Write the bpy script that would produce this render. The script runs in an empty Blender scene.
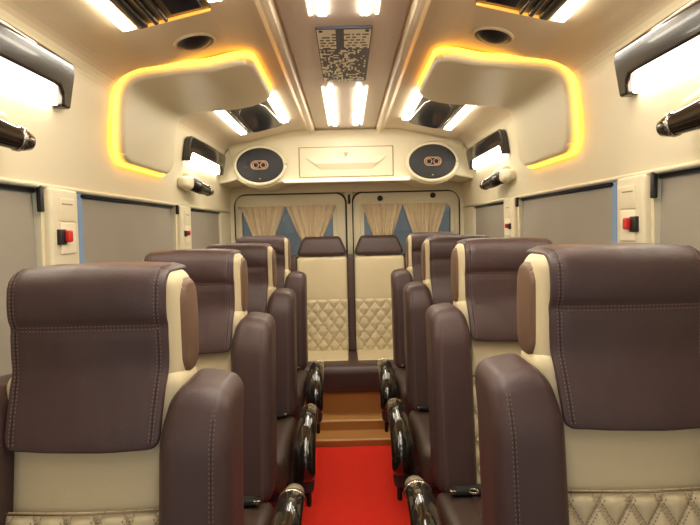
import bpy, bmesh, math, random
from mathutils import Vector, Matrix, noise
random.seed(7)
sc = bpy.context.scene
COL = sc.collection
PI = math.pi
CAMZ = 1.35

# ------------------------------------------------------------------ materials
def mat(name, col, rough=0.5, metal=0.0, emit=None, es=0.0, noise_amt=0.0, nscale=20, bump=0.0, bscale=200, coat=0.0, spec=0.5, sheen=0.0, alpha=1.0):
    m = bpy.data.materials.new(name); m.use_nodes = True
    nt = m.node_tree; b = nt.nodes['Principled BSDF']
    b.inputs['Base Color'].default_value = (*col, 1)
    b.inputs['Roughness'].default_value = rough
    b.inputs['Metallic'].default_value = metal
    b.inputs['Specular IOR Level'].default_value = spec
    b.inputs['Coat Weight'].default_value = coat
    b.inputs['Sheen Weight'].default_value = sheen
    if emit:
        b.inputs['Emission Color'].default_value = (*emit, 1)
        b.inputs['Emission Strength'].default_value = es
    tc = nt.nodes.new('ShaderNodeTexCoord')
    if noise_amt:
        n = nt.nodes.new('ShaderNodeTexNoise'); n.inputs['Scale'].default_value = nscale
        n.inputs['Detail'].default_value = 4
        nt.links.new(tc.outputs['Object'], n.inputs['Vector'])
        r = nt.nodes.new('ShaderNodeMix'); r.data_type = 'RGBA'
        r.inputs['A'].default_value = (*[c*(1-noise_amt) for c in col], 1)
        r.inputs['B'].default_value = (*[min(1, c*(1+noise_amt)) for c in col], 1)
        nt.links.new(n.outputs['Fac'], r.inputs['Factor'])
        nt.links.new(r.outputs['Result'], b.inputs['Base Color'])
    if bump:
        n2 = nt.nodes.new('ShaderNodeTexNoise'); n2.inputs['Scale'].default_value = bscale
        n2.inputs['Detail'].default_value = 3
        nt.links.new(tc.outputs['Object'], n2.inputs['Vector'])
        bp = nt.nodes.new('ShaderNodeBump'); bp.inputs['Strength'].default_value = bump
        bp.inputs['Distance'].default_value = 0.002
        nt.links.new(n2.outputs['Fac'], bp.inputs['Height'])
        nt.links.new(bp.outputs['Normal'], b.inputs['Normal'])
    return m

def srgb(r, g, b):
    f = lambda c: ((c/255+0.055)/1.055)**2.4 if c > 10 else c/255/12.92
    return (f(r), f(g), f(b))

M = {}
M['brown'] = mat('brown_leather', srgb(72, 52, 50), 0.42, noise_amt=.08, nscale=6, bump=.25, bscale=260)
M['brown2'] = mat('brown_leather_side', srgb(112, 86, 68), 0.45, noise_amt=.08, nscale=6, bump=.25, bscale=260)
M['brown3'] = mat('brown_leather_dark', srgb(70, 54, 46), 0.45, noise_amt=.08, nscale=6, bump=.25, bscale=260)
M['cream'] = mat('cream_leather', srgb(212, 196, 158), 0.5, noise_amt=.05, nscale=8, bump=.2, bscale=260)
M['creamdk'] = mat('cream_leather_seam', srgb(150, 128, 98), 0.6)
M['stitch'] = mat('stitch_thread', srgb(116, 92, 85), 0.7)
M['valleyc'] = mat('quilt_valley_cream', srgb(178, 156, 126), 0.7)  # tone for the quilt valleys, darker than the cream around
M['groove'] = mat('seam_groove', srgb(52, 36, 34), 0.7)
M['wall'] = mat('cream_panel', srgb(222, 211, 180), 0.42, noise_amt=.02, nscale=3)
M['ceil'] = mat('ceiling_panel', srgb(212, 194, 164), 0.5, noise_amt=.02, nscale=3)
M['ceilc'] = mat('ceiling_centre', srgb(210, 192, 176), 0.3, noise_amt=.02, nscale=3)
M['chrome'] = mat('dark_chrome', srgb(34, 26, 20), 0.14, metal=.0, coat=.3)
M['chromeb'] = mat('bright_chrome', srgb(180, 170, 155), 0.15, metal=1)
M['black'] = mat('black_plastic', srgb(26, 25, 26), 0.4)
M['speaker'] = mat('speaker_mesh', srgb(42, 42, 46), 0.6, bump=.6, bscale=500)
M['gold'] = mat('copper_ring', srgb(196, 160, 132), 0.4, metal=.6)
M['lamp'] = mat('lamp_diffuser', (1, .95, .85), 0.4, emit=(1.0, .92, .76), es=12)
M['lampc'] = mat('ceiling_tube', (1, .95, .85), 0.4, emit=(1.0, .95, .84), es=32)
M['lampt'] = mat('ceiling_thin_tube', (1, .92, .78), 0.4, emit=(1.0, .80, .52), es=4.0)
M['amber'] = mat('amber_led', (1, .6, .15), 0.4, emit=(1.0, .43, .035), es=3.8)
M['amber_refl'] = mat('amber_reflection', (1, .6, .15), 0.3, emit=(1.0, .42, .05), es=.8)  # emission paints the amber light reflected at the lamp edges
M['ledge'] = mat('ledge_light', (1, .95, .8), 0.4, emit=(1.0, .90, .68), es=.6)
M['wood'] = mat('glossy_dark_wood', srgb(34, 29, 24), 0.08, coat=1.0, noise_amt=.4, nscale=25)
M['grey'] = mat('grey_plastic', srgb(60, 54, 52), 0.45)
M['capg'] = mat('arm_cap', srgb(140, 128, 104), 0.4)
M['red'] = mat('red_carpet', srgb(246, 56, 40), 0.95, noise_amt=.25, nscale=160, bump=.8, bscale=350, spec=.1)
M['tan'] = mat('tan_floor', srgb(190, 134, 72), 0.5, noise_amt=.06, nscale=6)
M['tanl'] = mat('tan_nosing', srgb(214, 180, 120), 0.35)
M['curtain'] = mat('curtain_cloth', srgb(214, 194, 160), 0.85, noise_amt=.08, nscale=30, sheen=.2)
M['rubber'] = mat('black_rubber', srgb(38, 36, 32), 0.6)
M['redb'] = mat('red_button', srgb(200, 40, 32), 0.4)
M['white'] = mat('lit_white_plastic', srgb(238, 226, 198), 0.4)
M['pgrey'] = mat('pattern_grey', srgb(86, 86, 98), 0.5)
M['pcream'] = mat('pattern_cream', srgb(240, 232, 205), 0.3)
M['pdark'] = mat('pattern_dark', srgb(72, 68, 72), 0.35)
M['lens'] = mat('dark_lens', srgb(20, 20, 30), 0.16, spec=.25)
M['mirror'] = mat('smoked_mirror', srgb(128, 112, 88), 0.3, metal=.9)
M['belt'] = mat('seat_belt_webbing', srgb(30, 30, 30), 0.8)
M['under'] = mat('underseat_grey', srgb(52, 48, 46), 0.6)
# roller blind: woven grey cloth
bm_ = mat('roller_blind', srgb(156, 148, 134), 0.9, noise_amt=.05, nscale=5, spec=.1)
M['blind'] = bm_
nt = bm_.node_tree
wv = nt.nodes.new('ShaderNodeTexWave'); wv.bands_direction = 'Z'; wv.inputs['Scale'].default_value = 120
tc = nt.nodes.new('ShaderNodeTexCoord'); nt.links.new(tc.outputs['Object'], wv.inputs['Vector'])
bp = nt.nodes.new('ShaderNodeBump'); bp.inputs['Strength'].default_value = .15; bp.inputs['Distance'].default_value = .001
nt.links.new(wv.outputs['Fac'], bp.inputs['Height']); nt.links.new(bp.outputs['Normal'], nt.nodes['Principled BSDF'].inputs['Normal'])
# tinted glass
g = bpy.data.materials.new('tinted_glass'); g.use_nodes = True; nt = g.node_tree; nt.nodes.clear()
o_ = nt.nodes.new('ShaderNodeOutputMaterial'); mx = nt.nodes.new('ShaderNodeMixShader'); mx.inputs[0].default_value = .12
tr = nt.nodes.new('ShaderNodeBsdfTransparent'); tr.inputs[0].default_value = (.9, .95, 1, 1)
gl = nt.nodes.new('ShaderNodeBsdfGlossy'); gl.inputs['Roughness'].default_value = .05; gl.inputs[0].default_value = (.8, .85, .9, 1)
nt.links.new(tr.outputs[0], mx.inputs[1]); nt.links.new(gl.outputs[0], mx.inputs[2]); nt.links.new(mx.outputs[0], o_.inputs[0])
M['glass'] = g
def glass2(name, tint, mixf=.08):
    g = M['glass'].copy(); g.name = name
    for n in g.node_tree.nodes:
        if n.type == 'BSDF_TRANSPARENT': n.inputs[0].default_value = (*tint, 1)
        if n.type == 'MIX_SHADER': n.inputs[0].default_value = mixf
    return g
M['glassr'] = glass2('rear_glass', (.26, .28, .27), .06)

# ------------------------------------------------------------------ helpers
class MB:
    def __init__(s): s.v = []; s.f = []; s.mi = []; s.sm = []; s.mats = []
    def m(s, k):
        k = M[k] if isinstance(k, str) else k
        if k not in s.mats: s.mats.append(k)
        return s.mats.index(k)
    def add(s, vs, fs, k, smooth=True, fn=None):
        o = len(s.v); i = s.m(k)
        s.v += [tuple(fn(*p)) if fn else tuple(p) for p in vs]
        for f in fs: s.f.append([a+o for a in f]); s.mi.append(i); s.sm.append(smooth)
        return s
    def rbox(s, c, d, r, k, res=.05, kc=3, fn=None, smooth=True):
        h = [x/2 for x in d]; r = min(r, min(h)*.999)
        def ax(hh):
            a = [-hh + r*i/kc for i in range(kc)]
            n = max(1, int(round((2*hh-2*r)/res)))
            a += [-hh+r+(2*hh-2*r)*i/n for i in range(n+1)]
            a += [hh-r+r*(i+1)/kc for i in range(kc)]
            return a
        A = [ax(x) for x in h]
        vs = []; idx = {}; fs = []
        def V(p):
            key = tuple(round(x, 6) for x in p)
            if key not in idx:
                q = [max(-h[i]+r, min(h[i]-r, p[i])) for i in range(3)]
                dd = Vector([p[i]-q[i] for i in range(3)])
                if dd.length > 1e-9: dd = dd.normalized()*r
                idx[key] = len(vs); vs.append([q[i]+dd[i]+c[i] for i in range(3)])
            return idx[key]
        for a in range(3):
            b, e = (a+1) % 3, (a+2) % 3
            for sg in (-1, 1):
                for i in range(len(A[b])-1):
                    for j in range(len(A[e])-1):
                        q = []
                        for (ii, jj) in ((i, j), (i+1, j), (i+1, j+1), (i, j+1)):
                            p = [0, 0, 0]; p[a] = sg*h[a]; p[b] = A[b][ii]; p[e] = A[e][jj]; q.append(V(p))
                        if sg < 0: q.reverse()
                        if len(set(q)) >= 3: fs.append(q)
        return s.add(vs, fs, k, smooth, fn)
    def box(s, a, b, k, fn=None):
        vs = [(x, y, z) for x in (a[0], b[0]) for y in (a[1], b[1]) for z in (a[2], b[2])]
        fs = [(0, 1, 3, 2), (4, 6, 7, 5), (0, 4, 5, 1), (2, 3, 7, 6), (0, 2, 6, 4), (1, 5, 7, 3)]
        return s.add(vs, fs, k, False, fn)
    def tube(s, pts, rad, k, n=10, up=(1, 0, 0), caps=True, fn=None):
        """rad: radius, (rx, rz) or list of those; up = direction of the rx axis"""
        pts = [Vector(p) for p in pts]; N = len(pts); up = Vector(up); vs = []; fs = []
        for i, p in enumerate(pts):
            t = (pts[min(i+1, N-1)]-pts[max(i-1, 0)]).normalized()
            u = (up - t*up.dot(t))
            if u.length < 1e-4: u = Vector((0, 0, 1)) - t*t.z
            u.normalize(); w = t.cross(u)
            R = rad[i] if isinstance(rad, list) else rad
            if not isinstance(R, (tuple, list)): R = (R, R)
            for j in range(n):
                a = 2*PI*j/n; vs.append(p+u*math.cos(a)*R[0]+w*math.sin(a)*R[1])
        for i in range(N-1):
            for j in range(n):
                fs.append((i*n+j, i*n+(j+1) % n, (i+1)*n+(j+1) % n, (i+1)*n+j))
        if caps: fs.append(list(range(n))[::-1]); fs.append([(N-1)*n+j for j in range(n)])
        return s.add(vs, fs, k, True, fn)
    def grid(s, f, nu, nv, k, kf=None, smooth=True):
        vs = [f(i/nu, j/nv) for j in range(nv+1) for i in range(nu+1)]
        for j in range(nv):
            pass
        o = len(s.v); s.v += [tuple(p) for p in vs]
        for j in range(nv):
            for i in range(nu):
                a = o+j*(nu+1)+i; s.f.append([a, a+1, a+nu+2, a+nu+1])
                s.mi.append(s.m(kf((i+.5)/nu, (j+.5)/nv) if kf else k)); s.sm.append(smooth)
        return s
    def prism(s, poly, y0, y1, k, axis='y', smooth=False, fn=None):
        n = len(poly); P = {'y': lambda a, b, t: (a, t, b), 'x': lambda a, b, t: (t, a, b), 'z': lambda a, b, t: (a, b, t)}[axis]
        vs = [P(a, b, y0) for a, b in poly]+[P(a, b, y1) for a, b in poly]
        fs = [list(range(n)), list(range(2*n-1, n-1, -1))]+[(i, n+i, n+(i+1) % n, (i+1) % n) for i in range(n)]
        return s.add(vs, fs, k, smooth, fn)
    def ring(s, po, pi, y0, y1, k, fn=None):
        n = len(po)
        vs = [(a, y0, b) for a, b in po]+[(a, y0, b) for a, b in pi]+[(a, y1, b) for a, b in po]+[(a, y1, b) for a, b in pi]
        fs = []
        for i in range(n):
            j = (i+1) % n
            fs += [(i, j, n+j, n+i), (2*n+i, 3*n+i, 3*n+j, 2*n+j), (i, 2*n+i, 2*n+j, j), (n+i, n+j, 3*n+j, 3*n+i)]
        return s.add(vs, fs, k, False, fn)
    def build(s, name, parent=None, bevel=0, label=None):
        me = bpy.data.meshes.new(name); me.from_pydata(s.v, [], s.f)
        for m in s.mats: me.materials.append(m)
        for i, p in enumerate(me.polygons): p.material_index = s.mi[i]; p.use_smooth = s.sm[i]
        bm = bmesh.new(); bm.from_mesh(me)
        bmesh.ops.recalc_face_normals(bm, faces=bm.faces); bm.to_mesh(me); bm.free()
        o = bpy.data.objects.new(name, me); COL.objects.link(o)
        if parent: o.parent = parent
        if bevel:
            b = o.modifiers.new('bevel', 'BEVEL'); b.width = bevel; b.segments = 3; b.limit_method = 'ANGLE'; b.angle_limit = .6
            for p in me.polygons: p.use_smooth = True
            w = o.modifiers.new('wn', 'WEIGHTED_NORMAL')
        if label: o['label'] = label
        return o

def rrect(x0, x1, z0, z1, r, n=6):
    out = []
    for cx, cz, a0 in ((x1-r, z1-r, 0), (x0+r, z1-r, 90), (x0+r, z0+r, 180), (x1-r, z0+r, 270)):
        for i in range(n+1):
            a = math.radians(a0+90*i/n); out.append((cx+r*math.cos(a), cz+r*math.sin(a)))
    return out

def tag(o, label, cat, group=None):
    o['label'] = label; o['category'] = cat
    if group: o['group'] = group
    return o
def struct(o): o['kind'] = 'structure'; return o
def empty(name, loc=(0, 0, 0)):
    o = bpy.data.objects.new(name, None); COL.objects.link(o); o.location = loc; o.empty_display_size = .1; return o
def copy_tree(o, parent=None):
    c = o.copy(); COL.objects.link(c)
    if parent: c.parent = parent
    for ch in [x for x in o.children]: copy_tree(ch, c)
    return c
def sstep(t): t = max(0, min(1, t)); return t*t*(3-2*t)

def catmull(P, n=8):
    P = [Vector(p) for p in P]; out = []
    for i in range(len(P)-1):
        p0 = P[max(i-1, 0)]; p1 = P[i]; p2 = P[i+1]; p3 = P[min(i+2, len(P)-1)]
        for k in range(n):
            t = k/n
            out.append(.5*((2*p1)+(-p0+p2)*t+(2*p0-5*p1+4*p2-p3)*t*t+(-p0+3*p1-3*p2+p3)*t**3))
    out.append(P[-1]); return out

# ------------------------------------------------------------------ shell cross-section (right half; x, z)
PROF = [tuple(p) for p in catmull([(.285, 2.05), (.42, 2.038), (.65, 1.985), (.79, 1.962), (.868, 1.910), (.893, 1.82), (.912, 1.70), (.934, 1.50)], 6)]
YF, YB = -.7, 4.40
def zc(x):
    x = abs(x)
    if x <= PROF[0][0]: return 2.05
    for a, b in zip(PROF, PROF[1:]):
        if a[0] <= x <= b[0] and b[0] > a[0]: return a[1]+(b[1]-a[1])*(x-a[0])/(b[0]-a[0])
    return PROF[-1][1]
def xw(z):
    for a, b in zip(PROF, PROF[1:]):
        if b[1] <= z <= a[1]: return a[0]+(b[0]-a[0])*(a[1]-z)/max(1e-9, a[1]-b[1])
    return .934+(1.5-z)*.02

SPLIT = next(i for i, p in enumerate(PROF) if p[1] < 1.925)
# ceiling: centre panel, grooves, ridges, sloping sides
c_ = MB()
half = [(0, 2.055), (.205, 2.055), (.208, 2.062), (.216, 2.062), (.219, 2.04), (.225, 2.032), (.238, 2.028), (.25, 2.031), (.262, 2.043), (.272, 2.05)]+PROF[:SPLIT+1]
full = [(-x, z) for x, z in reversed(half)]+half[1:]
for i in range(len(full)-1):
    (x0, z0), (x1, z1) = full[i], full[i+1]
    mk = 'ceilc' if max(abs(x0), abs(x1)) < .206 else 'ceil'
    ny = 1
    c_.add([(x0, YF, z0), (x1, YF, z1), (x1, YB, z1), (x0, YB, z0)], [(0, 1, 2, 3)], mk, True)
ro = [(x, z+.03) for x, z in full]
for i in range(len(ro)-1):
    (x0, z0), (x1, z1) = ro[i], ro[i+1]
    c_.add([(x0, YF, z0), (x0, YB, z0), (x1, YB, z1), (x1, YF, z1)], [(0, 1, 2, 3)], 'ceil', True)
o = struct(c_.build('ceiling'))

# side walls with window openings
WIN = [(.42, 1.655), (1.87, 2.95), (3.20, 4.02)]       # y ranges
SILL, HEAD = .78, 1.50
for sg, nm in ((-1, 'left'), (1, 'right')):
    w = MB()
    pr = PROF[SPLIT:]
    for a, b in zip(pr, pr[1:]):
        w.add([(sg*a[0], YF, a[1]), (sg*a[0], YB, a[1]), (sg*b[0], YB, b[1]), (sg*b[0], YF, b[1])], [(0, 1, 2, 3)], 'wall')
    def quad(y0, y1, z0, z1):
        w.box((sg*.934, y0, z0), (sg*.985, y1, z1), 'wall', fn=lambda x, y, z: (x+sg*(1.5-z)*.02, y, z))
    quad(YF, YB, 0, SILL)
    ys = [YF]+[y for ab in WIN for y in ab]+[YB]
    for i in range(0, len(ys), 2): quad(ys[i], ys[i+1], SILL, HEAD)
    w.box((sg*.934, YF, 1.5), (sg*.985, YB, 1.95), 'wall')
    # soft moulded lip above windows
    w.tube([(sg*.932, YF, 1.503), (sg*.932, YB, 1.503)], (.008, .008), 'wall', n=8)
    struct(w.build('wall_'+nm))
    for i, (y0, y1) in enumerate(WIN):
        n = i+1 if sg < 0 else i+4
        gm = MB(); gm.box((sg*.968, y0, SILL), (sg*.972, y1, HEAD), 'glass'); struct(gm.build('window_%d' % n))

NEARS = ['nearest the camera', 'between the two pillars', 'beside the rear seats']
for sg, nm in ((-1, 'left'), (1, 'right')):
    for i, (y0, y1) in enumerate(WIN):
        t = empty('roller_blind', (sg*.952, (y0+y1)/2, HEAD))
        tag(t, 'grey roller blind pulled down over the %s side window %s' % (nm, NEARS[i]), 'blind', 'grey window blinds')
        b = MB(); gap = .085 if i == 1 else (.05 if i == 2 else .004)
        gy0 = y0+(gap if i else .004); L = (y1-y0)/2
        ya, yb = gy0-(y0+y1)/2, L-.006
        b.grid(lambda u, v: (sg*(.002*math.sin(u*9+v*3)+.002), ya+(yb-ya)*u, -.02-(HEAD-SILL-.05)*v), 20, 10, 'blind')
        b.build('cloth', t)
        r = MB(); r.tube([(0, ya, -.012), (0, yb, -.012)], .008, 'black', n=10); r.build('roller', t)
        r = MB(); r.rbox((0, (ya+yb)/2, -(HEAD-SILL-.03)), (.012, yb-ya, .022), .004, 'grey'); r.build('bottom_bar', t)

# pillar covers, switches and belt brackets
for sg, nm in ((-1, 'left'), (1, 'right')):
    for k, (y0, y1, nn) in enumerate(((1.66, 1.855, 'front'), (2.965, 3.185, 'rear'))):
        p = MB()
        yc = (y0+y1)/2
        wx = lambda z: .936+(1.5-z)*.02
        def lean(x, y, z, yc=yc):
            f = 1+.18*(1.5-z)
            return (sg*(wx(z)-x), yc+(y-yc)*f, z)
        p.rbox((.008, yc, 1.14), (.034, (y1-y0)*.86, .72), .012, 'wall', fn=lean)
        zz0, zz1 = 1.43, 1.475
        p.rbox((.026, yc+.005, 1.432), (.006, .095, .075), .003, 'wall', fn=lean)
        p.box((.0285, yc-.03, 1.448), (.0300, yc+.035, 1.452), 'creamdk', fn=lean)
        struct(p.build('trim_%d' % (1+k+(0 if sg < 0 else 2))))
        pl = MB(); pl.rbox((.027, yc+.005, 1.34), (.006, .09, .10), .003, 'white', fn=lean)  # plate made whiter to carry the lit patch of the pillar
        struct(pl.build('trim_%d' % (5+k+(0 if sg < 0 else 2))))
        # switch
        t = empty('wall_switch', (sg*(wx(1.345)-.030), yc-.02, 1.345))
        tag(t, 'small black switch with %s button on the %s %s window pillar' % ('a red' , nm, nn), 'switch')
        s_ = .9 if k == 0 else .6
        b = MB(); b.rbox((sg*.004, -.018, 0), (.02, .045*s_, .055*s_), .004, 'black'); b.build('housing', t)
        b = MB(); b.rbox((-sg*.010, .006, .002), (.018, .030*s_, .042*s_), .006, 'redb'); b.build('button', t, label='red push button')
        if k == 0:
            b = MB(); b.rbox((sg*(.930), y0-.014, 1.462), (.016, .018, .08), .004, 'black')
            tag(b.build('belt_bracket'), 'black bracket under the header before the %s front pillar' % nm, 'bracket')
        else:
            b = MB(); b.rbox((sg*(.922), y0-.02, 1.475), (.016, .018, .05), .004, 'black')
            tag(b.build('belt_bracket'), 'tiny black bracket under the header before the %s rear pillar' % nm, 'bracket')

# floor
f = MB(); f.box((-.985, YF, -.03), (.985, YB, 0), 'under'); struct(f.build('floor'))
f = MB(); f.box((-.28, YF, 0), (.28, 3.262, .008), 'red')
tag(f.build('red_carpet'), 'bright red carpet runner along the aisle floor', 'carpet')
f = MB()
f.box((-.97, 3.27, 0), (.97, YB-.02, .045), 'tan'); f.box((-.97, 3.44, .04), (.97, YB-.02, .105), 'tan')
f.rbox((0, 3.275, .043), (1.9, .022, .010), .004, 'tanl'); f.rbox((0, 3.445, .104), (1.9, .026, .010), .004, 'tanl')
struct(f.build('trim_9'))

# ------------------------------------------------------------------ rear wall, doors
YD = 4.36
po = rrect(-.935, .935, 0.0, 2.06, .02, 10); pi_ = rrect(-.905, .905, .12, 1.645, .10, 10)
b = MB(); b.ring(po, pi_, 4.33, 4.40, 'wall'); struct(b.build('wall_back'))
def door(n, x0, x1):
    t = empty('door_%d' % n, (0, YD, 0)); struct(t)
    wx0, wx1 = (x0+.055, x1-.105) if n == 1 else (x0+.09, x1-.07)
    wz0, wz1 = .95, 1.535
    b = MB(); b.ring(rrect(x0, x1, .125, 1.638, .07, 8), rrect(wx0-.012, wx1+.012, wz0-.012, wz1+.012, .06, 8), 0, .03, 'wall')
    b.build('door_panel', t)
    b = MB(); b.ring(rrect(wx0-.032, wx1+.032, wz0-.03, wz1+.03, .07, 8), rrect(wx0, wx1, wz0, wz1, .05, 8), -.012, .012, 'wall'); b.build('window_frame', t, bevel=.004)
    b = MB(); b.add([(x, .012, z) for x, z in rrect(wx0-.01, wx1+.01, wz0-.01, wz1+.01, .05, 8)], [list(range(36))[:len(rrect(0, 1, 0, 1, .1, 8))]], 'glassr', False); b.build('window_pane', t)
    b = MB()
    lp = rrect(x0-.004, x1+.004, .13, 1.642, .085, 8); lp = lp+[lp[0]]
    b.tube([(x, -.006, z) for x, z in lp], .0075, 'rubber', n=8, up=(0, 1, 0)); b.build('door_seal', t)
    for (hx, hz) in (((.265, 1.61), (.69, 1.635-.01)) if n == 2 else ()):
        k = MB(); k.tube([(hx, -.012, hz-.02), (hx, .0, hz-.02)], .022, 'rubber', n=16, up=(1, 0, 0)); k.build('rubber_plug', t)
    return t
b = MB(); b.box((-.012, 4.352, .12), (.045, 4.39, 1.65), 'wall'); 
b.box((-.92, 4.395, 1.53), (.92, 4.42, 1.70), 'wall'); b.box((-.115, 4.395, .1), (.13, 4.42, 1.6), 'wall'); b.box((-.93, 4.395, .1), (-.848, 4.42, 1.6), 'wall'); b.box((.832, 4.395, .1), (.93, 4.42, 1.6), 'wall')
struct(b.build('trim_10'))
door(1, -.90, -.012); door(2, .045, .90)
b = MB(); b.rbox((.018, 4.345, 1.588), (.022, .03, .075), .006, 'rubber')
b.tube([(.033, 4.335, 1.62), (.033, 4.335, .4)], .006, 'wall', n=6)
tag(b.build('door_latch'), 'dark latch rod at the top between the two rear doors', 'latch')
# dark outside body glass surround behind door windows (painted body inner return)
# curtains
CUR = [(-.668, .345, .13, 'outermost on the left rear door'), (-.285, .40, .15, 'on the left rear door beside the centre gap'),
       (.278, .32, .13, 'on the right rear door beside the centre gap'), (.615, .345, .14, 'outermost on the right rear door')]
for (cx, wt, wb, lab) in CUR:
    t = empty('curtain', (cx, 4.325, 1.54)); tag(t, 'beige curtain gathered at its middle, %s' % lab, 'curtain', 'beige tied curtains on the rear doors')
    b = MB(); ph = random.random()*6; nf = 6+random.random()*2
    def cf(u, v, wt=wt, wb=wb, ph=ph, nf=nf):
        d = .56*v
        if d < .30: w = wt+(wb-wt)*(d/.30)**1.05
        else: w = wb+(.9*wt-wb)*sstep((d-.30)/.26)
        a = .012 if d > .02 else .005
        uu = u-.5
        x = uu*w+.006*math.sin(uu*14+ph)*math.sin(d*6)
        y = -.012-a*math.sin(2*PI*nf*u+ph+2.5*math.sin(d*5+ph)*.3)-.006*math.sin(2*PI*2.3*u+ph)
        return (x, y, -d+.004*math.sin(u*nf*6.28))
    b.grid(cf, 72, 24, 'curtain'); b.build('cloth', t)
    b = MB(); b.tube([(wb/2*1.05*math.cos(a), -.012-.03*math.sin(a), -.30) for a in [i*2*PI/16 for i in range(17)]], .006, 'curtain', n=6, up=(0, 0, 1)); b.build('tie_band', t)
for sx, x0, x1 in (('left', -.87, -.09), ('right', .11, .80)):
    b = MB(); b.tube([(x0, 4.325, 1.538), (x1, 4.325, 1.538)], .005, 'curtain', n=8)
    tag(b.build('curtain_rod'), 'thin rod holding the curtains of the %s rear door' % sx, 'rod')

# ------------------------------------------------------------------ rear overhead console
YP = 3.90
t = empty('overhead_console', (0, YP, 1.70)); tag(t, 'cream overhead console across the rear above the doors, carrying two speakers', 'console')
pts = [(-.43, 1.705)]
def outline():
    R = []
    R += [(-.40, 1.708), (.40, 1.708)]
    c = (.615, 1.815); 
    for i in range(9):
        a = math.radians(-125+i*11); R.append((c[0]+.205*math.cos(a), c[1]+.158*math.sin(a)))
    R += [(.86, 1.70), (.925, 1.69), (.905, 1.78), (.88, 1.88)]
    top = [(x, zc(x)+.012) for x in (.84, .80, .74, .66, .56, .46, .36, .28)]
    R += top
    R += [(-x, z) for x, z in reversed(top)]
    R += [(-.88, 1.88), (-.905, 1.78), (-.925, 1.69), (-.86, 1.70)]
    for i in range(9):
        a = math.radians(-37-i*11-18+0); R.append((-c[0]-.205*math.cos(math.radians(-37-i*11)), c[1]+.158*math.sin(math.radians(-37-i*11))))
    return R
b = MB(); b.prism([(x, z-1.70) for x, z in outline()], 0, .46, 'wall'); b.build('console_body', t, bevel=.012)
b = MB(); b.rbox((0, -.012, -.0), (.90, .05, .022), .008, 'ledge'); b.build('ledge_light', t, label='bright lit ledge strip')
# cove between console and ceiling
b = MB(); b.grid(lambda u, v: ((u-.5)*1.66, -.06*(1-v)**2+.0, zc((u-.5)*1.66)-1.70-.004-.055*v*v), 40, 8, 'wall'); b.build('cove', t)
h = MB(); h.rbox((0, -.004, .13), (.665, .014, .205), .006, 'wall'); hatch = h.build('hatch', t)
h = MB(); h.ring([(x, z) for x, z in rrect(-.338, .338, .022, .238, .006, 4)], [(x, z) for x, z in rrect(-.333, .333, .027, .233, .006, 4)], -.0045, 0, 'creamdk'); h.build('hatch_gap', hatch)
h = MB()
for z0, hw0, hw1, dz in ((.17, .30, .20, -.085),):
    h.add([(-hw0, -.0115, z0), (hw0, -.0115, z0), (hw1+.03, -.030, z0-.05), (-hw1-.03, -.030, z0-.05), (hw1-.02, -.0115, z0-.095), (-hw1+.02, -.0115, z0-.095)],
          [(0, 1, 2, 3), (3, 2, 4, 5), (1, 4, 2), (0, 3, 5)], 'wall')
h.build('hatch_recess', hatch, bevel=.006)
h = MB(); h.tube([(0, -.028, .195), (0, -.008, .195)], .016, 'wall', n=16); h.tube([(0, -.018, .19), (0, -.018, .165)], .006, 'wall', n=8); h.build('latch', hatch)
for sg, nm in ((-1, 'left'), (1, 'right')):
    t = empty('speaker', (sg*.613, YP-.014, 1.815)); tag(t, 'oval black speaker at the %s end of the rear overhead console' % nm, 'speaker', 'oval rear speakers')
    def disc(mb, rx, rz, y0, y1, k, dome=0, n=48):
        vs = []; R = 8
        for i in range(R+1):
            rr = i/R
            for j in range(n):
                a = 2*PI*j/n; vs.append((rx*rr*math.cos(a), y1-dome*(1-rr*rr), rz*rr*math.sin(a)))
        fs = [(i*n+j, i*n+(j+1) % n, (i+1)*n+(j+1) % n, (i+1)*n+j) for i in range(R) for j in range(n)]
        e = len(vs); vs += [(rx*math.cos(2*PI*j/n), y0, rz*math.sin(2*PI*j/n)) for j in range(n)]
        fs += [(R*n+j, R*n+(j+1) % n, e+(j+1) % n, e+j) for j in range(n)]
        mb.add(vs, fs, k, True)
    b = MB(); b.tube([(.178*math.cos(a), -.006, .132*math.sin(a)) for a in [i*2*PI/48 for i in range(49)]], (.012, .014), 'wall', n=10, up=(0, 1, 0)); b.build('bezel', t)
    b = MB(); disc(b, .173, .127, 0, -.012, 'speaker', .014); b.build('grille', t)
    b = MB(); 
    rp = [(x, z) for x, z in rrect(-.058, .058, -.028, .028, .028, 8)]; rp.append(rp[0])
    b.tube([(x, -.030, z) for x, z in rp], .005, 'gold', n=8, up=(0, 1, 0)); b.build('tweeter_ring', t, label='copper coloured ring')
    b = MB()
    for q in (-.026, .026):
        b.tube([(q+.019*math.cos(a), -.030, .019*math.sin(a)) for a in [i*2*PI/20 for i in range(21)]], .004, 'gold', n=6, up=(0, 1, 0))
        b.tube([(q, -.024, 0), (q, -.034, 0)], .010, 'black', n=12)
    b.build('tweeter', t)
    b = MB(); b.rbox((0, -.018, -.095), (.012, .006, .008), .002, 'chromeb'); b.build('badge', t); b = MB(); b.rbox((sg*.10, -.022, -.012), (.03, .004, .007), .001, 'grey'); b.build('badge', t)

# ------------------------------------------------------------------ ceiling lights
NAMEY = {'f': 'front', 'r': 'rear'}
for (y0, y1, nn) in ((.55, 1.82, 'ahead of the patterned panel'), (2.72, 3.70, 'behind the patterned panel')):
    for sx, nm in ((-1, 'left'), (1, 'right')):
        b = MB(); b.rbox((sx*.070, (y0+y1)/2, 2.053), (.028, y1-y0, .012), .005, 'lampc')
        tag(b.build('light_tube'), 'wide bright %s light tube in the ceiling, %s' % (nm, nn), 'light', 'bright ceiling light tubes')
        b = MB(); b.rbox((sx*.109, (y0+y1)/2, 2.054), (.012, y1-y0, .008), .003, 'lampt')
        tag(b.build('light_strip'), 'thin %s light strip beside the wide tube, %s' % (nm, nn), 'light', 'thin ceiling light strips')
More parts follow.
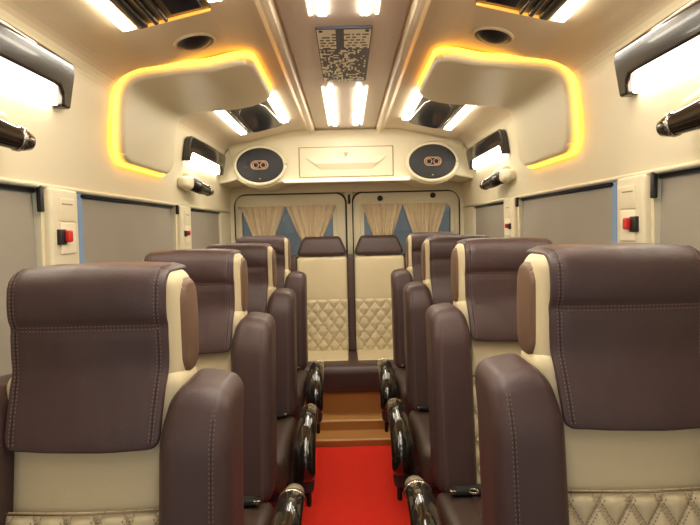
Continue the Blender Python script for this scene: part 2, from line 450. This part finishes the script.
# patterned panel
t = empty('ceiling_panel', (.0, 2.26, 2.055)); tag(t, 'rectangular grey and cream maze-patterned panel in the middle of the ceiling', 'panel')
b = MB(); b.rbox((0, 0, -.004), (.20, .67, .010), .003, 'pgrey'); b.build('backing', t)
b = MB(); NX, NY = 26, 46
cell = [['g']*NX for _ in range(NY)]
for j in range(NY):
    for i in range(NX):
        if j < 14: cell[j][i] = 'g' if (9 <= i <= 12) else 'c'
        else:
            cell[j][i] = 'g'
rnd = random.Random(5)
for j in range(3, 14, 2):
    i = 1
    while i < NX-2:
        if rnd.random() < .62 and not (8 <= i <= 12):
            L = rnd.choice((1, 2, 2, 3, 4)); k = rnd.choice('dgd')
            for q in range(i, min(NX-1, i+L)): cell[j][q] = k
            i += L
        i += 1
for _ in range(300):
    j = rnd.randrange(15, NY-1); i = int(min(NX-2, max(0, rnd.gauss(11, 6.5)))); 
    if rnd.random() < .5: L, H = rnd.choice(((2, 1), (1, 2), (3, 1), (1, 1), (1, 3)))
    else: L, H = 1, 1
    k = rnd.choice('ccccd')
    for a in range(H):
        for q in range(L):
            if j+a < NY and i+q < NX: cell[j+a][i+q] = k
for i in range(3, NX-2): 
    if rnd.random() < .8: cell[NY-2][i] = 'c'
cw, ch = .192/NX, .66/NY
for j in range(NY):
    for i in range(NX):
        if cell[j][i] == 'g': continue
        x0 = -.096+i*cw; y0 = -.33+j*ch
        b.add([(x0, y0, -.0105), (x0+cw, y0, -.0105), (x0+cw, y0+ch, -.0105), (x0, y0+ch, -.0105)], [(0, 3, 2, 1)], {'c': 'pcream', 'd': 'pdark'}[cell[j][i]], False)
b.build('pattern', t)
for sx in (-1, 1):
    b = MB(); b.tube([(sx*.082, -.318, -.009), (sx*.082, -.318, -.014)], .007, 'grey', n=12, up=(1, 0, 0)); b.build('screw', t)

# ceiling mirror panels with light strips
for sg, nm in ((-1, 'left'), (1, 'right')):
    for (y0, y1, nn, kk) in ((.86, 1.69, 'front', 0), (2.76, 3.50, 'rear', 1)):
        t = empty('ceiling_lamp', (0, 0, 0)); t.location = (sg*.52, (y0+y1)/2, zc(.52)); L = (y1-y0)
        tag(t, 'dark mirrored ceiling lamp with bright side strips at the %s %s, %s' % (nn, nm, 'above the front seats' if kk == 0 else 'before the rear speaker'), 'lamp', 'mirrored ceiling lamps')
        base = zc(.52)
        def onc(x, y, z, sg=sg, base=base): return (sg*(x-.52), y, zc(x)-base+z)
        b = MB(); b.rbox((.515, 0, -.006), (.225, L, .014), .004, 'mirror', fn=onc); b.build('mirror_panel', t)
        b = MB(); b.rbox((.652, 0, -.009), (.042, L+.0, .016), .004, 'lamp', fn=onc); b.build('light_strip', t)
        b = MB(); b.rbox((.378, -.03, -.009), (.040, L-.04, .016), .004, 'lamp', fn=onc); b.build('light_strip', t)
        b = MB()
        if kk == 1:
            poly = [(.402, .33), (.404, .20), (.425, -.20), (.455, -.30), (.54, -.30), (.575, -.18), (.585, .33), (.56, .35), (.43, .35)]
            b.prism(poly, -.030, -.012, 'lens', axis='z', fn=lambda x, y, z: onc(x, y, z)); b.build('dark_lens', t, bevel=.006)
            b = MB(); b.tube([onc(.600, -.24, -.02), onc(.600, .34, -.02)], (.006, .005), 'chromeb', n=10, up=(1, 0, 0)); b.build('chrome_bar', t, label='bright chrome bar')
        else:
            for q, (xx, ww) in enumerate(((.605, .03), (.565, .016), (.535, .012))):
                b.rbox((xx, .0, -.018), (ww, L*.97, .02), .006, 'chrome', fn=onc)
            b.build('louvre', t)
            b = MB(); poly = [(.415, .36), (.41, -.3), (.50, -.3), (.51, .36)]
            b.prism(poly, -.030, -.012, 'lens', axis='z', fn=lambda x, y, z: onc(x, y, z)); b.build('dark_lens', t, bevel=.006)
            b = MB(); b.box((.405, L/2-.006, -.018), (.628, L/2+.002, -.006), 'amber_refl', fn=onc); b.box((.624, -L/2, -.018), (.629, L/2, -.006), 'amber_refl', fn=onc); b.build('amber_reflection_edge', t, label='thin glowing edge imitating an amber reflection')  # glowing edges put in for the amber reflection, not a light source

# dark domes
for sg, nm in ((-1, 'left'), (1, 'right')):
    for (yy, rr, nn, kk) in ((1.93, .060, 'before the front amber-lit pod', 0), (2.70, .036, 'before the rear ceiling lamp', 1)):
        x = .52
        t = empty('ceiling_dome', (sg*x, yy, zc(x))); tag(t, 'small black dome on the %s ceiling %s' % (nm, nn), 'dome', 'black ceiling domes')
        sl = (zc(x+.05)-zc(x-.05))/.1*sg
        b = MB(); b.tube([(rr*1.1*math.cos(a), rr*1.1*math.sin(a), -.003+sl*rr*math.cos(a)) for a in [i*2*PI/32 for i in range(33)]], (.006, .006), 'ceil', n=8, up=(0, 0, 1)); b.build('rim', t)
        b = MB(); vs = []; n = 28; R = 7
        for i in range(R+1):
            a = PI/2*i/R
            for j in range(n):
                q = 2*PI*j/n; px_ = rr*math.sin(a)*math.cos(q); vs.append((px_, rr*math.sin(a)*math.sin(q), -.42*rr*math.cos(a)**1.3+sl*px_))
        b.add(vs, [(i*n+j, i*n+(j+1) % n, (i+1)*n+(j+1) % n, (i+1)*n+j) for i in range(R) for j in range(n)], 'black'); b.build('lens', t)

# ------------------------------------------------------------------ amber-lit pods
OFF = .055
PP = catmull([(.355, 0, zc(.355)-.038), (.50, 0, zc(.50)-.050), (.66, 0, 1.956), (.782, 0, 1.942), (.832, 0, 1.908), (.851, 0, 1.840), (.864, 0, 1.735), (.880, 0, 1.635)], 8)
cum = [0]
for a, b_ in zip(PP, PP[1:]): cum.append(cum[-1]+(b_-a).length)
SL = cum[-1]
def pod_at(s):
    s = max(0, min(SL, s))
    for i in range(len(cum)-1):
        if cum[i] <= s <= cum[i+1]+1e-9:
            t = (s-cum[i])/(cum[i+1]-cum[i]); p = PP[i].lerp(PP[i+1], t)
            d = (PP[min(i+2, len(PP)-1)]-PP[max(i-1, 0)]).normalized()
            return p, Vector((-d.z, 0, d.x)), d      # normal outwards (toward shell)
    return PP[-1], Vector((1, 0, 0)), Vector((0, 0, -1))
PY0, PY1 = 2.09, 2.74
def slant(s): return .03*sstep((s-.42)/.42)
def surf_out(s):
    """point on ceiling/wall surface near pod parameter s"""
    p, nrm, d = pod_at(s)
    return p, nrm
for sg, nm in ((-1, 'left'), (1, 'right')):
    t = empty('ceiling_pod', (sg*.8, (PY0+PY1)/2, 1.9)); tag(t, 'cream padded duct pod wrapping from ceiling down the %s wall, edged with amber light' % nm, 'duct', 'amber-lit ceiling pods')
    TL = Vector((sg*.8, (PY0+PY1)/2, 1.9))
    hw, hy = SL/2, (PY1-PY0)/2
    def fpod(x, y, z):
        # x along path -hw..hw, y -hy..hy, z thickness (positive = room side)
        # round the outline corners
        ex, ey = x/hw, y/hy
        rc = .10
        ax_, ay_ = max(0, abs(x)-(hw-rc))/rc, max(0, abs(y)-(hy-rc))/rc
        m = max(ax_, ay_); l = math.hypot(ax_, ay_)
        if l > 1e-6 and ax_ > 0 and ay_ > 0:
            k = m/l; x = math.copysign(hw-rc+ax_*k*rc, x); y = math.copysign(hy-rc+ay_*k*rc, y)
        p, nrm, d = pod_at(x+hw)
        bul = 0.010*(1-ex*ex)*(1-ey*ey)
        q = p-nrm*(z-.0)*1+nrm*bul
        y += slant(x+hw)*(.5-y/(2*hy))
        over = 0
        return (sg*q.x-TL.x, y+(PY0+PY1)/2-TL.y, q.z-TL.z)
    b = MB(); b.rbox((0, 0, -.012), (2*hw, 2*hy, .045), .018, 'wall', res=.03, kc=4, fn=fpod); b.build('shell', t)
    # core joining shell to roof
    b = MB(); b.rbox((0, 0, -.045), (2*hw-.08, 2*hy-.08, .055), .01, 'wall', res=.04, kc=2, fn=fpod); b.build('mount', t)
    # two small screws slots
    for (ss, yy) in ((SL-.10, -.22), (SL-.10, .2), (.12, .18)):
        p, nrm, d = pod_at(ss); q = p-nrm*.0105+nrm*.008
        b = MB(); b.rbox((sg*q.x-TL.x, yy, q.z-TL.z), (.004, .004, .016) if ss > .3 else (.016, .004, .004), .001, 'grey'); b.build('clip', t)
    # led strip
    b = MB(); pl = rrect(-hw-.006, hw+.009, -hy-.009, hy+.004, .10, 8)
    # keep the front, inner and lower-outer sides: drop rear run
    pts = []
    seq = pl+[pl[0]]
    # order so that open gap lies along rear edge (y = +hy): rrect starts at right/top corner
    loop = pl[:]   # corners: (+,+),( -,+),(-,-),(+,-)
    k9 = 9
    openl = loop[k9+4:]+loop[:5]        # from mid of (-,+) corner round to mid of (+,+)
    dense = []
    for a, c in zip(openl, openl[1:]):
        n = max(1, int(math.hypot(a[0]-c[0], a[1]-c[1])/.03))
        for i in range(n): dense.append((a[0]+(c[0]-a[0])*i/n, a[1]+(c[1]-a[1])*i/n))
    dense.append(openl[-1])
    P3 = []; UP = []
    for (x, y) in dense:
        p, nrm, d = pod_at(x+hw); ext = (x+hw-SL) if x+hw > SL else (x+hw if x+hw < 0 else 0)
        q = p+nrm*.026+d*ext
        P3.append(Vector((sg*q.x-TL.x, y+slant(x+hw)*(.5-y/(2*hy)), q.z-TL.z))); UP.append(Vector((sg*nrm.x, 0, nrm.z)))
    vs = []; fs = []
    for i, p in enumerate(P3):
        tt = (P3[min(i+1, len(P3)-1)]-P3[max(i-1, 0)]).normalized(); w = tt.cross(UP[i]).normalized()
        for (a, c) in ((-.006, -.008), (.006, -.008), (.006, .008), (-.006, .008)): vs.append(p+w*a+UP[i]*c)
    for i in range(len(P3)-1):
        for j in range(4): fs.append((i*4+j, i*4+(j+1) % 4, (i+1)*4+(j+1) % 4, (i+1)*4+j))
    fs += [(0, 1, 2, 3), (4*len(P3)-1, 4*len(P3)-2, 4*len(P3)-3, 4*len(P3)-4)]
    b.add(vs, fs, 'amber'); b.build('led_strip', t, label='glowing amber light strip')

# ------------------------------------------------------------------ wall lamps and fittings
for sg, nm in ((-1, 'left'), (1, 'right')):
    for (y0, y1, nn) in ((.72, 1.735, 'beside the front seats'), (3.0, 3.84, 'beside the rear speaker')):
        yc, L = (y0+y1)/2, y1-y0; zb = 1.80
        t = empty('wall_lamp', (sg*xw(zb), yc, zb)); tag(t, 'bright wall lamp with dark chrome bracket on the upper %s wall, %s' % (nm, nn), 'lamp', 'dark chrome wall lamps')
        def onw(x, y, z, sg=sg, zb=zb): return (sg*(xw(z)-x)-sg*xw(zb), y, z-zb)
        b = MB(); b.rbox((.010, 0, 1.777), (.020, L-.08, .056), .005, 'lamp', fn=onw); b.build('diffuser', t)
        b = MB()
        poly = [(-L/2, 1.745), (-L/2+.045, 1.745), (-L/2+.05, 1.78), (-L/2+.075, 1.800), (L/2-.075, 1.800), (L/2-.05, 1.78), (L/2-.045, 1.745), (L/2, 1.745), (L/2+.002, 1.862), (L/2-.02, 1.882), (-L/2+.02, 1.882), (-L/2-.002, 1.862)]
        b.prism(poly, 0, .040, 'chrome', axis='x', fn=lambda x, y, z: onw(x, y, z)); b.build('bracket', t, bevel=.008)
        b = MB(); b.rbox((.034, .0, 1.876), (.018, L-.06, .020), .008, 'chromeb', fn=lambda x, y, z: onw(x-.012*(y/(L/2))**2, y, z)); b.build('chrome_edge', t)
    for (yy, nn) in ((1.20, 'beside the front seats'), (3.08, 'near the rear speaker')):
        z0 = 1.625
        t = empty('wall_fitting', (sg*xw(z0), yy, z0)); tag(t, 'dark chrome bullet-shaped fitting in a cream housing on the %s wall %s' % (nm, nn), 'fitting', 'chrome bullet wall fittings')
        b = MB()
        def hs(x, y, z, sg=sg):
            k = 1-.35*max(0, -y/.12)
            return (-sg*(x*k), y, z*k)
        b.rbox((.028, -.045, .004), (.080, .16, .085), .030, 'wall', kc=4, fn=hs); b.rbox((.022, .11, .046), (.050, .30, .034), .0169, 'wall', kc=4, fn=lambda x, y, z, sg=sg: (-sg*x*(1-.4*max(0, (y-.1)/.16)), y, z-.06*max(0, y-.05))); b.build('housing', t)
        b = MB(); P = [(.045, -.02), (.062, .10), (.075, .16), (.088, .205), (.096, .228), (.100, .238)]
        b.tube([(-sg*a, c, -.004-.12*c) for a, c in P], [(.034, .036), (.034, .037), (.029, .031), (.027, .029), (.020, .021), (.006, .006)], 'chrome', n=20, up=(1, 0, 0)); b.build('bullet', t, label='dark chrome bullet')
        b = MB(); b.tube([(-sg*.083, .188, -.026), (-sg*.086, .198, -.027)], (.031, .033), 'chromeb', n=20); b.build('ring', t)

# ------------------------------------------------------------------ seats
def leanf(z): return -.14*(1.10-z) if z < 1.10 else 0.0
def seam(mb, pts, off=.006, dash=.006, gap=.004, kg='groove', ks='stitch', nrm=(0, -1, 0), both=True, r=.0014):
    """pts polyline on surface; groove tube + stitch dashes on both sides"""
    P = [Vector(p) for p in pts]; nrm = Vector(nrm)
    mb.tube(P, r, kg, n=6, up=nrm)
    for sd in ((-1, 1) if both else (1,)):
        acc = 0
        for a, c in zip(P, P[1:]):
            d = c-a; L = d.length; d.normalize(); w = d.cross(nrm).normalized()
            while acc < L:
                p = a+d*acc+w*sd*off+nrm*.0008; q = p+d*min(dash, dash)
                hw = .0011
                mb.add([p-w*hw, p+w*hw, q+w*hw, q-w*hw, p-w*hw+nrm*.001, p+w*hw+nrm*.001, q+w*hw+nrm*.001, q-w*hw+nrm*.001],
                       [(0, 1, 2, 3), (4, 7, 6, 5), (0, 4, 5, 1), (1, 5, 6, 2), (2, 6, 7, 3), (3, 7, 4, 0)], ks, False)
                acc += dash+gap
            acc -= L

def quilt_h(x, z, dw, dh):
    a = x/dw+z/dh; c = x/dw-z/dh
    fa = abs(math.sin(PI*a)); fc = abs(math.sin(PI*c))
    return (min(fa, fc)**.55), min(fa, fc)

def podr(x, y, z, sx):
    # round the side outline and bulge it
    cy, cz, hy, hz, rc = .080, 1.184, .052, .095, .042
    py, pz = abs(y-cy), abs(z-cz)
    ey, ez = max(0, py-(hy-rc))/rc, max(0, pz-(hz-rc))/rc
    l = math.hypot(ey, ez)
    if l > 1e-6 and ey > 0 and ez > 0:
        k = max(ey, ez)/l; y = cy+math.copysign(hy-rc+ey*k*rc, y-cy); z = cz+math.copysign(hz-rc+ez*k*rc, z-cz)
    return (x+sx*.007*math.cos(min(1, abs(y-cy)/hy)*1.5)*math.cos(min(1, abs(z-cz)/hz)*1.5), y, z)
def make_seat(side):
    """side=+1: aisle lies toward +x (left-row seat). faces -Y; origin on the floor, y=0 at headrest front"""
    root = empty('passenger_seat')
    S = side
    fy = -.005       # front of centre panel at z=1.1
    # centre upper panel
    b = MB()
    def cen(x, y, z):
        top = sstep((z-.95)/.15)
        return (x*(1+.10*top), y+leanf(z)+.012*(abs(x)/.18)**2*0-.012*math.cos(x/.18*PI/2), z)
    b.rbox((0, fy+.07, .960), (.305, .13, .305), .03, 'cream', res=.04, fn=cen)
    zq = .874
    bp_ = b.build('backrest', root)
    # quilted lower panel
    q = MB(); x0, x1, za, zb = -.150, .150, .50, zq
    nx, nz = 110, 130
    def qf(u, v):
        x = x0+(x1-x0)*u; z = za+(zb-za)*v
        hgt, _ = quilt_h(x, z, .054, .090)
        e = min(1, min(u, 1-u)/.04)*min(1, (1-v)/.03)
        return (x, fy+leanf(z)-.010-.010*math.cos(x/.18*PI/2)-.011*hgt*e**.5+.006*(1-e), z)
    def qk(u, v):
        x = x0+(x1-x0)*u; z = za+(zb-za)*v
        _, m = quilt_h(x, z, .054, .090)
        # darker cream painted along the quilt valleys
        a = (x/.054+z/.090); c = (x/.054-z/.090)
        return 'valleyc' if m < .07 else 'cream'
    q.grid(qf, nx, nz, 'cream', qk)
    ddx, ddz = .054, .090; nl = math.hypot(ddx, ddz)
    for sd in (-1, 1):
        ux, uz = -sd*ddx/nl, ddz/nl           # along the line
        wx_, wz_ = uz, -ux
        for k in range(-30, 31):
            for off in (-.0042, .0042):
                z = za+.0
                s0 = 0
                while True:
                    z = za+s0*uz; x = ddx*(k-sd*za/ddz)+ux*s0
                    s0 += .0068
                    if z > zb-.008: break
                    P4 = []
                    for (t_, w_) in ((0, -.0008), (0, .0008), (.0042, .0008), (.0042, -.0008)):
                        X = x+ux*t_+wx_*(off+w_); Z = z+uz*t_+wz_*(off+w_)
                        P4.append((X, Z))
                    if any(not (x0+.006 < X < x1-.006 and za+.002 < Z < zb-.004) for X, Z in P4): continue
                    vv = [(X, qf((X-x0)/(x1-x0), (Z-za)/(zb-za))[1]-.0013, Z) for X, Z in P4]
                    q.add(vv, [(0, 1, 2, 3)], 'creamdk', False)
    q.box((x0, fy+.0, za), (x1, fy+.12, zb), 'cream', fn=lambda x, y, z: (x, y+leanf(z)+.01, z))
    q.tube([(x0, fy-.018+leanf(zq), zq+.001), (0, fy-.026+leanf(zq), zq+.001), (x1, fy-.018+leanf(zq), zq+.001)], .0022, 'creamdk', n=6)
    q.build('quilted_panel', root, label='quilted cream lower back panel')
    # side bolsters
    for sx in (-1, 1):
        b = MB()
        def bol(x, y, z, sx=sx):
            u = (x+.5)       # 0..1 inner..outer
            i_ = .138+.022*sstep((z-.97)/.15)**1.5; o_ = .266-.004*sstep((z-1.0)/.10)**2
            zt = z - (.011*sstep((u-.35)/.65)+.004*sstep((.25-u)/.25))*sstep((z-.95)/.15)
            yy = y + leanf(z)+.025*sstep((z-.98)/.12)
            return (sx*(i_+(o_-i_)*u), yy, zt)
        # rbox in normalised x: do rounding by hand in real space, then remap
        def wrap(x, y, z): return bol(x/.135, y, z)
        b.rbox((0, .020, .808), (.135, .165, .565), .034, 'brown', res=.02, kc=5, fn=wrap)
        pts = []
        for i in range(26):
            z = .54+i*.0225
            if z > 1.075: break
            X, Y_, Z_ = bol(.27, .020-.0825-.0008, z); pts.append((X, Y_, Z_))
        seam(b, pts, off=.003, both=True, dash=.004, ks='stitch', kg='brown3', r=.001)
        b.build('bolster', root)
    # headrest block
    b = MB(); b.rbox((0, .068, 1.186), (.322, .128, .224), .034, 'cream', res=.04, kc=4, fn=lambda x, y, z: (x, y-.004*math.cos(x/.17*1.5), z)); hr = b.build('headrest', root)
    for sx in (-1, 1):
        b = MB(); b.rbox((sx*.151, .080, 1.184), (.030, .104, .190), .0149, 'brown2', res=.02, kc=5, fn=lambda x, y, z, sx=sx: podr(x, y, z, sx)); 
        b.build('side_pad', hr)
        # cream piping stitches on front edge
    # post / rear shell
    b = MB(); b.rbox((0, .125, .77), (.48, .05, .54), .02, 'grey', res=.08, fn=lambda x, y, z: (x, y+leanf(z), z)); b.build('back_shell', root)
    # drape cover
    R = .034; top = 1.297; yf = .000
    Ltop = .10; Larc = R*PI/2; Lfr = top-R-.984; Lt = Ltop+Larc+Lfr
    def path(s):
        if s < Ltop: return (yf+R+(Ltop-s), top, 0, 1)
        s -= Ltop
        if s < Larc:
            a = s/R; return (yf+R-R*math.sin(a), top-R+R*math.cos(a), -math.sin(a), math.cos(a))
        s -= Larc; z = top-R-s
        yy = yf
        if z < 1.13: yy += -.042*sstep((1.13-z)/.16)
        return (yy, z, -1, 0)
    def cov(x, s, n, S=S):
        s0 = s+Lt/2
        py, pz, ny, nz_ = path(max(0, min(Lt, s0)))
        hw = .145; rc = .022
        e = max(0, s0-(Lt-rc))/rc; ex = max(0, abs(x)-(hw-rc))/rc
        dz = 0
        if e > 0 and ex > 0:
            l = math.hypot(e, ex); k = max(e, ex)/l
            x = math.copysign(hw-rc+ex*k*rc, x); dz = (e-e*k)*rc
        else: dz = 0
        # seam crease at z=1.185
        crease = -.005*math.exp(-((pz-1.196)/.008)**2) if nz_ < .5 else 0
        puff = .006*math.cos(min(1, abs(x)/hw)*PI/2)*(1 if nz_ < .9 else .3)
        if nz_ < .5: puff += .006*math.exp(-((pz-1.235)/.035)**2)+.005*math.exp(-((pz-1.07)/.07)**2)*math.cos(x/hw*1.2)
        wr = .0022*noise.noise(Vector((x*14, pz*18, 3.1+S)))+ .0012*noise.noise(Vector((x*40, pz*12, 1.1)))
        sag = -.004*math.sin(x/hw*2+1)*max(0, (1.05-pz))/.1 if nz_ < .5 else 0
        d = n-.0075*sstep((abs(x)-.118)/.027)*sstep((pz-1.08)/.04)+(crease+puff+wr if n > -1 else 0)
        return (x*(1-.045*sstep((1.16-pz)/.16)), py+ny*d, pz+nz_*d+dz+sag)
    b = MB(); b.rbox((0, 0, .004), (.290, Lt, .011), .005, 'brown', res=.010, kc=3, fn=cov)
    # stitching: vertical double lines near the edges, horizontal seam
    for sx in (-1, 1):
        pts = []; 
        for i in range(60):
            s = Ltop*.6+(Lt-Ltop*.6-.012)*i/59
            p = Vector(cov(sx*.130, s-Lt/2, .0098)); pts.append(p)
        seam(b, pts, off=.0035, dash=.004, gap=.003, nrm=(0, -1, 0.12), r=.0009)
    sh = Ltop+Larc+(top-R-1.196)
    seam(b, [Vector(cov(x*.130/12, sh-Lt/2, .0098)) for x in range(-12, 13)], off=.0035, dash=.004, gap=.003, r=.0012)
    b.build('drape_cover', hr, label='brown draped headrest cover with stitched seams')
    # cushion
    b = MB(); b.rbox((0, -.335, .455), (.54, .50, .145), .045, 'brown3', res=.06, kc=4, fn=lambda x, y, z: (x, y, z+.012*math.cos(x/.27*PI/2)*0+(.012*abs(x/.27)**4 if z > .48 else 0))); cu = b.build('cushion', root)
    b = MB(); b.rbox((0, -.33, .525), (.34, .45, .02), .008, 'brown', res=.06); b.build('cushion_centre', cu)
    # base
    b = MB(); b.box((-.24, -.50, .33), (.24, -.08, .385), 'grey'); b.rbox((0, -.30, .19), (.36, .34, .30), .02, 'under'); b.build('seat_base', root)
    for sx in (-1, 1):
        for yy in (-.50, -.12):
            b = MB(); b.rbox((sx*.17, yy, .172), (.035, .035, .335), .006, 'grey'); b.build('leg', root)
    # armrest on the aisle side
    ax_ = S*.335
    b = MB()
    A = catmull([(ax_, -.19, .572), (ax_, -.26, .580), (ax_, -.34, .570), (ax_, -.42, .535), (ax_, -.47, .48), (ax_, -.475, .43), (ax_, -.455, .40)], 5)
    n = len(A); rad = []
    for i in range(n):
        u = i/(n-1); rad.append((.040*(1 if u < .85 else 1-.5*((u-.85)/.15)**2), .030+.010*math.sin(u*PI)-(.016*((u-.85)/.15)**2 if u > .85 else 0)))
    b.tube([tuple(p) for p in A], rad, 'wood', n=20, up=(1, 0, 0)); arm = b.build('armrest', root, label='glossy dark wood armrest')
    b = MB(); b.tube([(ax_, -.125, .560), (ax_, -.16, .567), (ax_, -.20, .573)], [(.030, .026), (.033, .030), (.034, .031)], 'capg', n=18); b.build('end_cap', arm)
    b = MB(); b.tube([(ax_, -.198, .573), (ax_, -.212, .575)], (.0415, .0345), 'chromeb', n=20); b.build('chrome_ring', arm, label='bright chrome ring')
    b = MB(); b.rbox((S*.303, -.34, .44), (.040, .24, .16), .02, 'grey', res=.06); b.rbox((ax_, -.43, .375), (.060, .09, .075), .02, 'grey', res=.05); b.build('arm_bracket', root)
    b = MB(); b.tube([(S*.30, -.41, .315), (S*.335, -.42, .31)], .010, 'black', n=10, up=(0, 0, 1)); b.rbox((S*.342, -.43, .30), (.020, .030, .055), .009, 'black'); b.build('recline_lever', root)
    # belt on cushion
    b = MB(); b.rbox((S*.165, -.145, .548), (.12, .045, .018), .006, 'belt')
    sb = b.build('seat_belt', root)
    b = MB(); b.rbox((S*.225, -.165, .556), (.02, .03, .012), .004, 'chromeb'); b.build('buckle', sb); b = MB(); b.tube([(S*.165+.013*math.cos(a), -.18+.013*math.sin(a), .560) for a in [i*2*PI/14 for i in range(15)]], .004, 'chromeb', n=6, up=(0, 0, 1)); b.build('belt_ring', sb)
    return root

ROWY = [.985, 1.745, 2.51, 3.20]
ROWX = {-1: [.484, .520, .522, .522], 1: [.510, .520, .522, .52]}
ROWN = ['in the first row nearest the camera', 'in the second row', 'in the third row', 'in the fourth row by the bench']
for sg, nm in ((-1, 'left'), (1, 'right')):
    proto = make_seat(-sg)
    for i in range(4):
        s = proto if i == 0 else copy_tree(proto)
        s.location = (sg*ROWX[sg][i], ROWY[i], (-.016 if sg < 0 else 0))
        if i == 3: s.location.z = .012
        tag(s, 'brown and cream leather seat on the %s, %s' % (nm, ROWN[i]), 'seat', 'brown and cream passenger seats')

# ------------------------------------------------------------------ rear bench
t = empty('rear_bench', (.0, 4.02, .105)); tag(t, 'cream and brown quilted rear bench seat below the rear doors', 'bench')
BZ = -.105
PITCH = .435; XC = [-.6525+.017, -.2175+.017, .2175+.017, .6525+.017]
def bl(z): return .10*(z-.45)
for i, xc in enumerate(XC):
    b = MB(); b.rbox((xc, .05, .975+BZ), (.383, .11, .33), .022, 'cream', res=.04, fn=lambda x, y, z: (x, y+bl(z)-.008*math.cos((x-xc)/.19*PI/2), z)); b.build('back_pad', t)
    q = MB(); za, zb = .43+BZ, .825+BZ
    def qf(u, v):
        x = -.188+.376*u; z = za+(zb-za)*v
        h, _ = quilt_h(x, z, .084, .108); e = min(1, min(u, 1-u)/.05)*min(1, min(v, 1-v)/.04)
        return (xc+x, -.004+bl(z)-.008*math.cos(x/.19*PI/2)-.016*h*e**.5, z)
    def qk(u, v):
        _, m = quilt_h(-.188+.376*u, za+(zb-za)*v, .084, .108); return 'valleyc' if m < .10 else 'cream'
    q.grid(qf, 48, 52, 'cream', qk); q.box((xc-.188, .005, za), (xc+.188, .10, zb), 'cream', fn=lambda x, y, z: (x, y+bl(z), z)); q.build('quilted_panel', t)
    b = MB()
    def hf(x, y, z):
        v = (z-(1.145+BZ))/.155
        k = 1.06-.24*sstep((v-.1)/.9)
        return (xc+(x-xc)*k, y+bl(z)+.02*v, z)
    b.rbox((xc, .06, 1.222+BZ), (.355, .11, .150), .035, 'brown', res=.04, kc=4, fn=hf); b.build('headrest', t)
for xs in [XC[0]-PITCH/2, XC[0]+PITCH/2, XC[1]+PITCH/2, XC[2]+PITCH/2, XC[3]+PITCH/2]:
    w_ = .056
    if abs(xs) > .8: xs *= .975
    b = MB(); b.rbox((xs, .052, .795+BZ), (w_, .12, .72), .015, 'brown3', res=.06, fn=lambda x, y, z: (x, y+bl(z)-.004, z)); b.build('divider', t)
b = MB(); b.rbox((.0, -.235, .345+BZ), (1.82, .50, .19), .055, 'brown', res=.08, kc=4); cu = b.build('cushion', t)
for xc in XC:
    b = MB(); b.rbox((xc, -.17, .432+BZ), (.37, .32, .03), .012, 'cream', res=.05); b.build('cushion_pad', cu)
b = MB(); b.box((-.88, -.42, 0), (.88, .10, .16), 'tan'); b.build('plinth', t)

# ------------------------------------------------------------------ light
w = bpy.data.worlds.new('world'); sc.world = w; w.use_nodes = True
bg = w.node_tree.nodes['Background']; bg.inputs[0].default_value = (.62, .66, .68, 1); bg.inputs[1].default_value = .42
def area(name, loc, rot, sx, sy, e, col):
    l = bpy.data.lights.new(name, 'AREA'); l.shape = 'RECTANGLE'; l.size = sx; l.size_y = sy; l.energy = e; l.color = col
    o = bpy.data.objects.new(name, l); COL.objects.link(o); o.location = loc; o.rotation_euler = rot; return o
# area lights added in front: daylight at the unseen windscreen, and a cabin fill
area('windscreen_daylight', (0, -.65, 1.45), (math.radians(88), 0, 0), 1.6, .9, 2, (1.0, .95, .90))
area('cabin_fill', (0, .25, 2.02), (math.radians(12), 0, 0), .6, .7, 3.5, (1.0, .92, .80))

# ------------------------------------------------------------------ camera
FP = 540.0
cd = bpy.data.cameras.new('camera'); cd.sensor_width = 36; cd.lens = FP/700*36; cd.clip_start = .05
cam = bpy.data.objects.new('camera', cd); COL.objects.link(cam)
yw = Vector(((347-350)/FP, (262.5-229)/FP, -1)).normalized()        # world +Y in camera axes
xa = Vector((math.cos(math.radians(1.3)), math.sin(math.radians(1.3)), 0)); xa = (xa-yw*xa.dot(yw)).normalized()
za_ = xa.cross(yw).normalized()
R = Matrix((xa, yw, za_))          # rows = world axes in camera coords -> world = R * cam
cam.matrix_world = Matrix.Translation((-.005, 0, CAMZ)) @ R.to_4x4()
sc.camera = cam
sc.view_settings.view_transform = 'Standard'
sc.view_settings.look = 'None'
sc.view_settings.exposure = 0.4
sc.cycles.max_bounces = 8
sc.cycles.diffuse_bounces = 5
sc.cycles.use_denoising = True
sc.cycles.sample_clamp_indirect = 4
